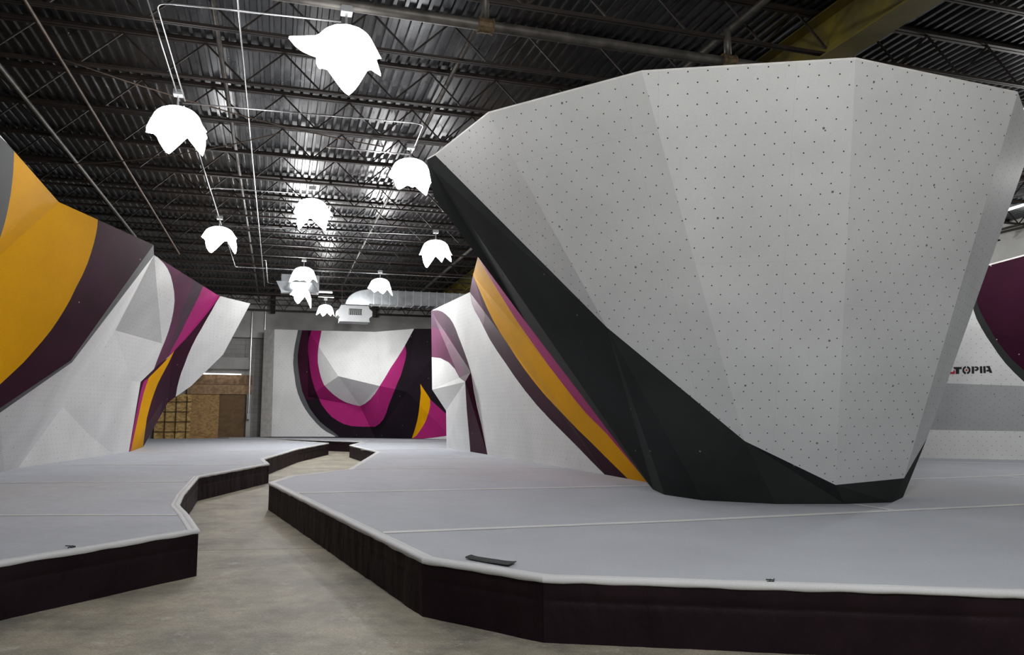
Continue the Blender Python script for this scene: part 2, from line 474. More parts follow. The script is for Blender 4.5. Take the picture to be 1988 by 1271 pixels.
cond([(633, 285), (799, 300)], 'short bright conduit left of the lamp beside the boulder tip')
cond([(357, 205), (430, 437)], 'bright conduit running back from the left near lamp to the next')
cond([(424, 425), (404, 364), (606, 377)], 'bright conduit bending off to the middle lamp', off=.03)
cond([(432, 438), (844, 457)], 'bright conduit crossing to the lamp beside the grey overhang edge')
cond([(432, 440), (457, 518), (738, 531), (935, 541)], 'long bright conduit crossing behind the lamps to the right')
cond([(510, 505), (516, 505), (520, 549), (546, 552)], 'small bent conduit left of the square air box')
def cable(pts, z, sag, label):
    P3 = [aZ(x, y, z) for x, y in pts]; out = []
    for i in range(len(P3)-1):
        for k in range(6):
            t = k/6; p = P3[i].lerp(P3[i+1], t); p.z -= sag*4*t*(1-t); out.append(p)
    out.append(P3[-1])
    return pipe('hanging_cable', out, .011, CABLE, label, 'cable', 5, .01)
cable([(40, 318), (545, 258)], 6.0, .18, 'slack brown cable sagging below the near lamp on the left')
cable([(116, 113), (745, 285)], 6.0, .12, 'brown cable slanting across the joists behind the near lamps')

# ------------------------------------------------------------------ lamps
def lamp(px, py, wid, corners, label, rot=0, base_len=.40, zt=5.42, power=45):
    p = aZ(px, py, zt); sc = wid
    root = thing('pendant_lamp', label, 'lamp', p, 0, 'lamps wrapped in white plastic')
    r0 = random.Random(int(px*7+py)); R = .27
    b = bmesh.new(); nA, nS = 60, 9
    ph = r0.random()*6
    def hem(th):
        L = base_len; fl = .10
        for az, ln, f, w in corners:
            d = (th - math.radians(az+rot) + PI) % (2*PI) - PI
            k = max(0, 1-abs(d)/math.radians(w)); 
            if base_len + (ln-base_len)*k > L and k > 0: L = base_len + (ln-base_len)*k; fl = .10 + f*k
        return L, fl
    c0 = b.verts.new(p); rings = []
    for s in range(1, nS+1):
        ring = []
        for a in range(nA):
            th = 2*PI*a/nA; L, fl = hem(th); s_ = L*s/nS
            if s_ < R: q = s_/R*PI*.42; rr = R*1.02*math.sin(q)/math.sin(PI*.42); z = -.17*(1-math.cos(q))/(1-math.cos(PI*.42))
            else:
                e = s_-R; g = min(1.2, fl+.12); rr = R*1.02 + e*g*.8; z = -.17 - e*math.sqrt(max(.05, 1-(g*.8)**2))
                rr += .018*math.sin(6*th+ph)*min(1, e/.15)
            ring.append(b.verts.new(p + Vector((rr*math.cos(th)*sc, rr*math.sin(th)*sc, z*sc*.76))))
        rings.append(ring)
    for a in range(nA): b.faces.new((c0, rings[0][a], rings[0][(a+1) % nA]))
    for s in range(nS-1):
        for a in range(nA): b.faces.new((rings[s][a], rings[s+1][a], rings[s+1][(a+1) % nA], rings[s][(a+1) % nA]))
    obj('plastic_shade', b, LAMP, root, True)
    l = bpy.data.lights.new('lamp_bulb', 'POINT'); l.energy = power; l.shadow_soft_size = .12; l.color = (1, .99, .975)
    lo = bpy.data.objects.new('lamp_bulb', l); lo.location = (0, 0, -.42*sc); lo.parent = root; C.objects.link(lo)
    b = bmesh.new(); tube(b, [p - Vector((0, 0, .02)), p + Vector((0, 0, .17))], .014, 6); obj('stem', b, CONDUIT, root)
    b = bmesh.new(); box(b, p + Vector((0, 0, .2)), UD*.06, VD*.06, (0, 0, .035)); bmesh.ops.bevel(b, geom=b.edges[:], offset=.008, segments=1); obj('junction_box', b, BOXM, root)
    return root
# corners: azimuth (0 = right, 90 = away from the camera), length, flare, half width
lamp(672, 56, 1.0, [(97, .86, .0, 58), (28, .70, .10, 34), (-8, .60, .28, 26), (-160, .60, 1.1, 34), (150, .58, .1, 40), (-70, .6, .0, 50)], 'nearest lamp, ragged white plastic shade with one corner flicked up', base_len=.45)
lamp(345, 209, 1.04, [(54, .82, .04, 36), (128, .80, .04, 36), (180, .56, .36, 34), (-2, .56, .38, 32), (-90, .6, .0, 50), (20, .60, .16, 16)], 'glowing lamp at left with zigzag hem, below the paired conduits', base_len=.47)
lamp(797, 309, 1.0, [(52, .80, .02, 40), (128, .66, .04, 30), (178, .46, .38, 36), (5, .58, .12, 36), (-90, .6, .0, 50), (92, .6, .02, 20)], 'glowing lamp touching the upper left tip of the boulder', base_len=.5)
lamp(606, 386, .98, [(62, .84, .0, 52), (142, .86, .04, 34), (0, .58, .3, 36), (175, .48, .16, 36), (-90, .6, .0, 50)], 'glowing lamp in the middle of the ceiling with two hanging points', base_len=.44)
lamp(426, 440, 1.08, [(46, .80, .0, 32), (134, .76, .02, 42), (178, .42, .38, 40), (2, .42, .5, 44), (-90, .5, .0, 50)], 'glowing lamp at left above the white wall corner', base_len=.40)
lamp(846, 466, 1.06, [(128, .88, .02, 34), (72, .68, .0, 26), (32, .72, .06, 28), (-2, .58, .25, 30), (178, .56, .26, 34), (-90, .5, .0, 50)], 'glowing lamp beside the charcoal edge of the boulder', base_len=.46)
lamp(590, 518, 1.0, [(14, .68, .10, 34), (80, .62, .0, 26), (178, .70, .2, 40), (125, .56, .0, 26), (-90, .5, .0, 50)], 'glowing lamp in front of the square air box', base_len=.5, power=85)
lamp(738, 540, 1.0, [(28, .80, .04, 26), (85, .66, .0, 34), (130, .62, .0, 26), (180, .54, .26, 40), (-90, .5, .0, 50), (-5, .5, .2, 30)], 'glowing lamp above the silver duct elbow', base_len=.48, power=520)
lamp(584, 559, .96, [(40, 1.0, .0, 40), (118, .76, .02, 44), (172, .42, .5, 50), (-5, .5, .1, 30), (-90, .4, .0, 50)], 'lopsided lamp just below the square air box', base_len=.38, power=470)
lamp(632, 591, .92, [(118, .70, .0, 28), (66, .66, .0, 26), (22, .74, .08, 26), (168, .66, .1, 26), (-90, .5, .0, 50)], 'farthest lamp, small and low left of the heater', base_len=.48, power=200)
# unseen point lights added for out-of-view lamps, placed and powered to brighten boulder and walls
def unseen_light(x, y, z, w):
    l = bpy.data.lights.new('unseen_hall_light', 'POINT'); l.energy = w; l.shadow_soft_size = .2; l.color = (1, .99, .975)
    o = bpy.data.objects.new('unseen_hall_light', l); o.location = (x, y, z); C.objects.link(o)
for x, y, w in ((1.6, .8, 740), (-3.6, -.5, 40), (.8, -3.2, 340), (11.5, 6.5, 150), (9.7, 12.7, 430), (9.2, 20.5, 110), (3.6, 21.0, 90)):
    unseen_light(x, y, 5.2, w)

# ------------------------------------------------------------------ duct, heater and air box
def duct():
    Z = 5.36; Yd = 27.0
    c0 = aY(718, 578, Yd); u0 = c0.dot(UD); v0 = c0.dot(VD); z0 = c0.z; hh = .25
    root = thing('ventilation_duct', 'silver ribbed sheet metal duct with an elbow above the heater', 'duct', c0)
    b = bmesh.new(); ubox(b, u0-.3, u0+.3, v0, v0+9.0, z0-hh, z0+hh); obj('straight_run', b, DUCT, root)
    b = bmesh.new()
    k = 0
    while k*.28 < 8.6:
        v = v0 + .1 + k*.28; ubox(b, u0-.32, u0+.32, v-.012, v+.012, z0-hh-.02, z0+hh+.02); k += 1
    r = obj('stiffening_ribs', b, CONDUIT, root)
    # elbow turning down into the heater
    b = bmesh.new(); rings = []; cz = z0-hh-.05; R1, R2 = .05+.0, .05+2*hh+.2
    for k in range(11):
        a = PI/2 + PI/2*k/10
        ring = []
        for rr, uu in ((.06, -.3), (.06, .3), (.85, .3), (.85, -.3)):
            rz = rr if rr < .1 else hh*2+.05
            ring.append(b.verts.new(uv(u0+uu, v0 + math.cos(a)*rr, cz + math.sin(a)*rz)))
        rings.append(ring)
    for i in range(10):
        for j in range(4): b.faces.new((rings[i][j], rings[i+1][j], rings[i+1][(j+1) % 4], rings[i][(j+1) % 4]))
    b.faces.new(rings[0][::-1]); b.faces.new(rings[-1])
    obj('elbow', b, DUCT, root)
    for v in (v0+1.2, v0+3.8, v0+6.4):
        for s in (-.3, .3):
            b = bmesh.new(); bar(b, uv(u0+s, v, z0+hh), uv(u0+s, v, DECK), .012); obj('hanger_rod', b, STEEL_DARK, root)
    # heater
    c = aY(687, 610, Yd-.1); cu, cv, cz_ = c.dot(UD), c.dot(VD), c.z
    h = thing('unit_heater', 'boxy pale unit heater with louvred front hanging below the duct elbow', 'heater', c)
    b = bmesh.new(); W, H, D = .50, .27, .35
    pr = [(-W, -H), (W, -H), (W+.0, -.16), (W+.1, -.08), (W+.1, .08), (W, .16), (W-.03, H), (-W+.03, H), (-W, .16), (-W-.1, .08), (-W-.1, -.08), (-W, -.16)]
    fr = [b.verts.new(uv(cu-D, cv+x, cz_+z)) for x, z in pr]; bk = [b.verts.new(uv(cu+D, cv+x, cz_+z)) for x, z in pr]
    b.faces.new(fr); b.faces.new(bk[::-1])
    for i in range(len(pr)): b.faces.new((fr[i], bk[i], bk[(i+1) % len(pr)], fr[(i+1) % len(pr)]))
    obj('casing', b, UNITM, h)
    b = bmesh.new(); ubox(b, cu-D-.02, cu-D+.02, cv-.2, cv+.25, cz_-.06, cz_+.15); obj('outlet', b, DARKM, h)
    b = bmesh.new()
    for k in range(7): ubox(b, cu-D-.035, cu-D-.02, cv-.18+k*.068, cv-.16+k*.068, cz_-.05, cz_+.13)
    obj('louvres', b, UNITM, h)
    b = bmesh.new(); ubox(b, cu-D-.03, cu+D+.01, cv-W-.01, cv+W+.01, cz_-H-.03, cz_-H+.01); obj('bottom_pan', b, UNITM, h)
    for s in (-.42, .42):
        b = bmesh.new(); bar(b, uv(cu, cv+s, cz_+H), uv(cu, cv+s, DECK), .014); obj('hanger_rod', b, STEEL_DARK, h)
    # square air box
    c = aY(583, 550, 25.0); cu, cv, cz_ = c.dot(UD), c.dot(VD), c.z
    a = thing('air_box', 'square pale sheet metal air box hung behind two lamps', 'air box', c)
    b = bmesh.new(); ubox(b, cu-.05, cu+.5, cv-.6, cv+.6, cz_-.28, cz_+.28); obj('casing', b, DUCT, a)
    b = bmesh.new(); 
    P_ = [uv(cu-.05, cv-.6, cz_-.28), uv(cu-.05, cv+.6, cz_-.28), uv(cu-.6, cv+.35, cz_-.06), uv(cu-.6, cv-.75, cz_-.06)]
    vs = [b.verts.new(p) for p in P_] + [b.verts.new(p + Vector((0, 0, .015))) for p in P_]
    for q in ((0, 1, 2, 3), (7, 6, 5, 4), (0, 4, 5, 1), (1, 5, 6, 2), (2, 6, 7, 3), (3, 7, 4, 0)): b.faces.new([vs[i] for i in q])
    obj('deflector', b, DUCT, a)
    for s in (-.5, .5):
        b = bmesh.new(); bar(b, uv(cu+.2, cv+s, cz_+.28), uv(cu+.2, cv+s, DECK), .014); obj('hanger_rod', b, STEEL_DARK, a)
duct()
# strip lights hung far back
def strip_light(a, bpt, label, group=None):
    root = thing('strip_light', label, 'strip light', a)
    b = bmesh.new(); bar(b, a + Vector((0, 0, .05)), bpt + Vector((0, 0, .05)), .1, h=.04); obj('housing', b, UNITM, root)
    b = bmesh.new(); tube(b, [a, bpt], .022, 8); obj('tube', b, TUBE, root)
strip_light(aY(608, 566.5, 29.0), aY(645, 568, 29.2), 'upper of the two small strip lights behind the lopsided lamp')
strip_light(aY(618, 575.5, 31.0), aY(648, 577, 31.2), 'lower of the two small strip lights behind the lopsided lamp')
strip_light(aY(1952, 409, 18.3), aY(2030, 385, 17.2), 'bright strip light at the right edge beyond the boulder')

# ------------------------------------------------------------------ far end: timber screen and wall fittings
def wallpt(px, py, off=.0):           # point on the back wall seen at a given place
    d = ray(px, py); return CAM + d * ((U1 - off) / d.dot(UD))
def panel(name, px0, px1, py0, z1, off, th, mat, label, cat, z0=0.0):
    a = wallpt(px0, 800, off); b_ = wallpt(px1, 800, off)
    zt = wallpt(px0, py0, off).z if z1 is None else z1
    b = bmesh.new(); ubox(b, U1-off-th/2, U1-off+th/2, a.dot(VD), b_.dot(VD), z0, zt)
    bmesh.ops.bevel(b, geom=b.edges[:], offset=.004, segments=1)
    return tag(obj(name, b, mat), label, cat)
zp = wallpt(400, 765, .2).z
panel('strand_board', 300, 371, 764, zp, .12, .02, OSB, 'light strand board sheet behind the wire mesh at the far left', 'board')
panel('strand_board', 371.3, 425, 764, zp, .12, .02, OSB2, 'darker strand board sheet between mesh and brown plywood', 'board')
panel('plywood_sheet', 425.3, 477, 764, zp, .12, .02, PLY, 'dark brown plywood sheet at the right of the timber screen', 'board')
z2 = wallpt(400, 746, .2).z; z3 = wallpt(400, 727, .2).z
panel('timber_beam', 362, 487, 0, z2-.01, .16, .10, WOODC, 'lower lighter timber header above the board screen', 'timber beam', zp+.005)
panel('timber_beam', 362, 487, 0, z3, .16, .10, WOODB, 'upper darker timber header below the strip light', 'timber beam', z2)
def mesh_panel():
    root = thing('wire_mesh_panel', 'rusty wire mesh panel leaning before the light strand board', 'wire mesh', wallpt(340, 849, .3))
    a = wallpt(300, 800, .2).dot(VD); b_ = wallpt(370, 800, .2).dot(VD)
    b = bmesh.new(); k = a
    while k <= b_: bar(b, uv(U1-.2, k, .0), uv(U1-.2, k, zp-.1), .022); k += .42
    obj('upright_wires', b, WIRE, root)
    b = bmesh.new(); z = .2
    while z < zp-.1: bar(b, uv(U1-.2, a, z), uv(U1-.2, b_, z), .022); z += .42
    obj('cross_wires', b, WIRE, root)
mesh_panel()
strip_light(wallpt(394, 725, .45), wallpt(468, 726.5, .45), 'long strip light above the timber header at the far left')
# block pier and the upper part of the wall standing forward
b = bmesh.new(); ubox(b, U1-.35, U1-.01, wallpt(478, 800, .3).dot(VD), wallpt(487, 800, .3).dot(VD), 0, zp); struct(obj('trim_1', b, CONC))
b = bmesh.new(); ubox(b, U1-.45, U1-.01, V0+.05, V1-.3, wallpt(490, 655, .45).z, DECK-.02); struct(obj('trim_2', b, CONC))
b = bmesh.new(); ubox(b, U1-.45, U1-.01, V0+.05, wallpt(487, 700, .3).dot(VD), z3+.25, z3+.75); struct(obj('trim_3', b, CONC))
def wall_conduit(px, y0, y1, label, boxend=True, off=.55):
    a = wallpt(px, y0, off); c = Vector((a.x, a.y, wallpt(px, y1, off).z))
    root = thing('wall_conduit', label, 'conduit', c)
    b = bmesh.new(); tube(b, [a, c], .022, 8); obj('tube', b, CONDUIT, root)
    if boxend:
        b = bmesh.new(); box(b, c, UD*.05, VD*.06, (0, 0, .12)); obj('switch_box', b, BOXM, root)
wall_conduit(490, 606, 808, 'vertical conduit with switch box left of the far climbing wall')
wall_conduit(516, 595, 640, 'short vertical conduit behind the left edge of the far climbing wall', False)
# pipes on the right wall
def rw(px, py): 
    d = ray(px, py); return CAM + d*((V1-.12)/d.dot(VD))
for py, lb in ((446, 'upper thin pipe on the pale wall beyond the boulder'), (452, 'lower thin pipe on the pale wall beyond the boulder')):
    a = rw(1940, py); pipe('wall_pipe', [uv(8, V1-.12, a.z), uv(U1-1, V1-.12, a.z)], .03, PIPE_GREY, lb)

# ------------------------------------------------------------------ padded mats
def mat_platform(name, poly, open_edges, label, seams, binding_edges=None, z=MAT_Z, mark=None):
    """poly: ground points going round; open_edges: edges that show a skirt"""
    cx = sum(p.x for p in poly)/len(poly); cy = sum(p.y for p in poly)/len(poly)
    root = thing(name, label, 'mat', (poly[0].x, poly[0].y, 0))
    b = bmesh.new(); vs = [b.verts.new((p.x, p.y, z)) for p in poly]; f = b.faces.new(vs)
    if f.normal.z < 0 or True:
        b.normal_update()
        if f.normal.z < 0: f.normal_flip()
    lo = [b.verts.new((p.x, p.y, z-.02)) for p in poly]
    for i in range(len(poly)):
        j = (i+1) % len(poly); b.faces.new((vs[i], vs[j], lo[j], lo[i]))
    obj('carpet_top', b, MATTOP, root)
    area = sum(poly[i].x*poly[(i+1) % len(poly)].y - poly[(i+1) % len(poly)].x*poly[i].y for i in range(len(poly)))
    sg = 1 if area > 0 else -1
    b = bmesh.new(); b2 = bmesh.new()
    n = len(poly)
    def nrm(i):
        d = poly[(i+1) % n] - poly[i]; d.z = 0; d.normalize(); return Vector((d.y, -d.x, 0))*sg
    for i in open_edges:
        a, c = poly[i], poly[(i+1) % n]; L = (c-a).length; k = max(2, int(L/.045)); k = min(k, 420)
        nn = nrm(i); prevc = None; rows = [0, .05, .12, .2, .235, .245, .255, .3, .345, z-.02, z-.005]
        for s in range(k+1):
            t = s/k; p = a.lerp(c, t); col = []
            fade = min(1, min(t, 1-t)*L/.08)
            for r, zz in enumerate(rows):
                q = Vector((p.x*3.2, p.y*3.2, zz*1.8))
                d = noise.noise(q)*.010 + noise.noise(Vector((p.x*11, p.y*11, zz*2.5)))*.007
                if zz == .245: d -= .006
                col.append(b.verts.new(Vector((p.x, p.y, zz)) + nn*(.004 + d*fade)))
            if prevc:
                for r in range(len(rows)-1): b.faces.new((prevc[r], col[r], col[r+1], prevc[r+1]))
            prevc = col
    obj('side_skirt', b, SKIRT, root, True)
    # rounded pale binding along the open edges, mitred
    es = sorted(open_edges)
    for i in open_edges:
        a, c = poly[i], poly[(i+1) % n]; nn = nrm(i)
        def off(idx, ei):
            e0, e1 = (ei-1) % n, ei % n
            if e0 in open_edges and e1 in open_edges:
                m = nrm(e0)+nrm(e1); return m/ max(.35, m.dot(nrm(ei if idx == 0 else ei-1)))
            return nn
        ma = off(0, i); mc = off(1, i+1)
        prof = [(-.085, .001), (-.08, .006), (-.05, .008), (-.045, .004), (-.04, .009), (0.0, .011), (.012, .004), (.016, -.008), (.013, -.026), (.004, -.03)]
        k = max(2, int((c-a).length/.06)); prevc = None
        for s in range(k+1):
            t = s/k; p = a.lerp(c, t); m = ma.lerp(mc, t) if k < 1 else (ma if s == 0 else mc if s == k else nn)
            col = []
            for j, (o_, h_) in enumerate(prof):
                w = noise.noise(Vector((p.x*6, p.y*6, j*.4)))*.004 if 0 < s < k else 0
                wv = noise.noise(Vector((p.x*5, p.y*5, 3.3)))*.010 if j >= 8 and 0 < s < k else 0
                col.append(b2.verts.new(Vector((p.x, p.y, z + h_ + w*.6 + wv)) + m*(o_ + (w if j > 4 else 0))))
            if prevc:
                for j in range(len(prof)-1): b2.faces.new((prevc[j], col[j], col[j+1], prevc[j+1]))
            prevc = col
    obj('edge_binding', b2, MATBIND, root, True)
    for (x0, y0, x1, y1, w) in seams:
        a, c = aZ(x0, y0, z), aZ(x1, y1, z)
        b = bmesh.new(); d = (c-a).normalized(); s_ = Vector((-d.y, d.x, 0)); k = max(2, int((c-a).length/.15)); prevc = None
        for s in range(k+1):
            p = a.lerp(c, s/k); wob = noise.noise(p*1.7)*.012
            col = [b.verts.new(p + s_*(o_ + wob) + Vector((0, 0, h_))) for o_, h_ in ((-w/2-.004, .0), (-w/2, .005), (w/2, .007), (w/2+.004, .0))]
            if prevc:
                for j in range(3): b.faces.new((prevc[j], prevc[j+1], col[j+1], col[j]))
            prevc = col
        obj('seam_tape', b, MATSEAM, root)
        b = bmesh.new(); prevc = None          # dark line of the open joint beside the tape
        sd = -1 if s_.y > 0 else 1
        for s in range(k+1):
            p = a.lerp(c, s/k); wob = noise.noise(p*1.7)*.012 + noise.noise(p*5)*.004
            col = [b.verts.new(p + s_*(sd*(w/2+.004) + wob + o_) + Vector((0, 0, .0025))) for o_ in (-.003, .003)]
            if prevc: b.faces.new((prevc[0], prevc[1], col[1], col[0]))
            prevc = col
        obj('joint', b, SKIRT, root)
    return root
def V3(x, y): return Vector((x, y, MAT_Z))
Lp = [base(-420, 1160), base(0, 1092), base(384.5, 1029), base(362, 997), base(346, 980), base(355, 960), base(385, 925), base(522, 900), base(511, 891), base(578, 871), base(638, 860), base(519, 852.3), base(440, 850.4), V3(-20, 30.0), V3(-12, 5)]
left_mat = mat_platform('mat_platform', Lp, [0, 1, 2, 3, 4, 5, 6, 7, 8, 9, 10], 'grey padded floor with dark plum sides along the left wall',
    [(-200, 1001, 344, 1000, .045), (-100, 938, 362, 935, .04), (60, 903, 495, 902, .04), (250, 880, 560, 873, .04)])
Rp = [base(523, 937), base(822, 1085), base(1055, 1121), base(1988, 1151), base(2500, 1163), V3(15, 6), V3(13.4, 18), V3(1, 24.5), base(900, 858), base(704, 858), base(679, 864), base(732, 877), base(677, 911), base(560, 925)]
right_mat = mat_platform('mat_platform', Rp, [13, 0, 1, 2, 3, 9, 10, 11, 12], 'large grey padded floor with dark plum sides carrying the white boulder',
    [(578, 957, 1262, 943, .075), (743, 1034, 1300, 1012, .08), (1300, 1012, 2150, 972, .09), (684, 910.5, 1105, 908, .04), (716, 889, 985, 889, .04), (700, 873.5, 868, 872, .04),
     (1740, 931.5, 2150, 916, .05), (1935, 925, 2100, 935, .04), (1660, 979, 1745, 992, .05), (1790, 896, 2100, 902, .04)])
Fp = [base(430, 850.1), base(519, 851.2), base(703, 857.4), base(898, 857.4), V3(1, 33), V3(-18, 35.0-.9)]
Fp = [base(445, 850.0), base(519, 851.0), base(703, 857.2), base(898, 857.2), V3(-1.0, 34.5), V3(-12.6, 33.2), base(445, 849.0)]
far_mat = mat_platform('mat_platform', Fp, [0, 1], 'distant grey padded floor with dark plum front below the far climbing wall', [])

# black strip lying on the mat
st = [base(903, 1086), base(915, 1081.5), base(1003, 1094), base(988, 1101)]
b = bmesh.new(); nx = 24
gr = []
for i in range(nx+1):
    row = []
    for j in range(7):
        p = st[0].lerp(st[3], i/nx).lerp(st[1].lerp(st[2], i/nx), j/6)
        e = (abs(i/nx-.5)*2)**4
        row.append(b.verts.new(p + Vector((0, 0, .006 + .008*e + noise.noise(p*9)*.004))))
    gr.append(row)
for i in range(nx):
    for j in range(6): b.faces.new((gr[i][j], gr[i+1][j], gr[i+1][j+1], gr[i][j+1]))
ex = bmesh.ops.extrude_face_region(b, geom=b.faces[:]); bmesh.ops.translate(b, verts=[v for v in ex['geom'] if isinstance(v, bmesh.types.BMVert)], vec=(0, 0, .005))
tag(obj('hook_and_loop_strip', b, HOOK), 'black fabric strip lying flat near the front edge of the mat', 'fabric strip')
b = bmesh.new()          # marker scribble near the front binding
for (x0, y0, x1, y1) in ((1487, 1127, 1501, 1128), (1489, 1131, 1503, 1131.5), (1496, 1126.5, 1493, 1132), (1503, 1126, 1501, 1132)):
    bar(b, base(x0, y0) + Vector((0, 0, .008)), base(x1, y1) + Vector((0, 0, .008)), .006, h=.006)
obj('marker_scribble', b, MARK, right_mat)
b = bmesh.new()
for (x0, y0, x1, y1) in ((127, 1061, 146, 1062), (132, 1065, 141, 1061), (138, 1065, 146, 1063)):
    bar(b, base(x0, y0) + Vector((0, 0, .008)), base(x1, y1) + Vector((0, 0, .008)), .006, h=.006)
obj('marker_scribble', b, MARK, left_mat)

# ------------------------------------------------------------------ the large white boulder
def boulder():
    A = top(845, 301); B = top(948, 220); Cc = top(1246, 140); D = top(1661, 115); E = top(1976, 181); Ff = top(2007, 270)
    A0 = aZ(829, 310, TOP_Z-.02)
    P1 = base(1268, 950); P1b = base(1290, 960); P2 = base(1364, 971); P3 = base(1506, 978); P4 = base(1640, 978); P5 = base(1732, 975); P6 = base(1753, 965)
    Q = base(1256, 936)
    A1 = aY(842, 382, A0.y+.35)
    A1b = onl(838, 326, A0, P1); A2 = aY(1021, 625, 10.7); A3 = aY(1115, 748, 11.0)
    mC = onl(1446, 856, Cc, P3); mB = onp(1178, 635, B, Cc, mC); mD = onp(1622, 941, Cc, D, mC); mE = onp(1755, 928, D, E, mD); mF = onp(1800, 850, E, Ff, mE)
    K = A.lerp(mB, .0)
    back = [V3(5.9, 13.0), V3(3.2, 13.4)]
    T1 = Vector((6.4, 12.0, TOP_Z)); T2 = Vector((2.6, 11.8, TOP_Z)); 
    Bk1 = Vector((5.2, 11.6, MAT_Z)); Bk2 = Vector((2.9, 11.6, MAT_Z))
    W, G = 0, 1
    root = thing('climbing_boulder', 'huge white faceted boulder with charcoal base, widest at the top', 'climbing boulder', (3.3, 9.6, MAT_Z))
    fc = [([A, B, mB], W), ([B, Cc, mC, mB], W), ([Cc, D, mD, mC], W), ([D, E, mE, mD], W), ([E, Ff, mF, mE], W),
          ([A, mB, A1b], G), ([A1b, mB, P1], G), ([mB, P2, P1b], G), ([mB, P1b, P1], G), ([mB, mC, P2], G), ([mC, P3, P2], G), ([mC, mD, P4], G), ([mC, P4, P3], G), ([mD, mE, P5], G), ([mD, P5, P4], G), ([mE, mF, P6], G), ([mE, P6, P5], G),
          ([A, A1b, A0], G), ([A0, A1b, A1], G), ([A1b, P1, A2], G), ([A1b, A2, A1], G), ([P1, A3, A2], G), ([P1, Q, A3], G)]
    faceted('panels', fc, -1, [], [WHITE, GREY], root)
    # rim, top deck and the rear framing skin
    b = bmesh.new(); tp = [A0, A, B, Cc, D, E, Ff, T1, T2]
    dz = Vector((0, 0, .018)); ctr = Vector((3, 9.8, TOP_Z))
    up = [b.verts.new(p + dz) for p in tp]; lo = [b.verts.new(p + (ctr-p).normalized()*.0 ) for p in tp]
    b.faces.new(up[::-1])
    for i in range(len(tp)): b.faces.new((lo[i], lo[(i+1) % len(tp)], up[(i+1) % len(tp)], up[i]))
    obj('top_rim', b, EDGE, root)
    b = bmesh.new()
    for q in ([Ff, T1, Bk1, P6], [T1, T2, Bk2, Bk1], [T2, A0, A1, A2, A3, Q, Bk2]):
        b.faces.new([b.verts.new(p) for p in q])
    obj('rear_skin', b, PLYBACK, root)
boulder()

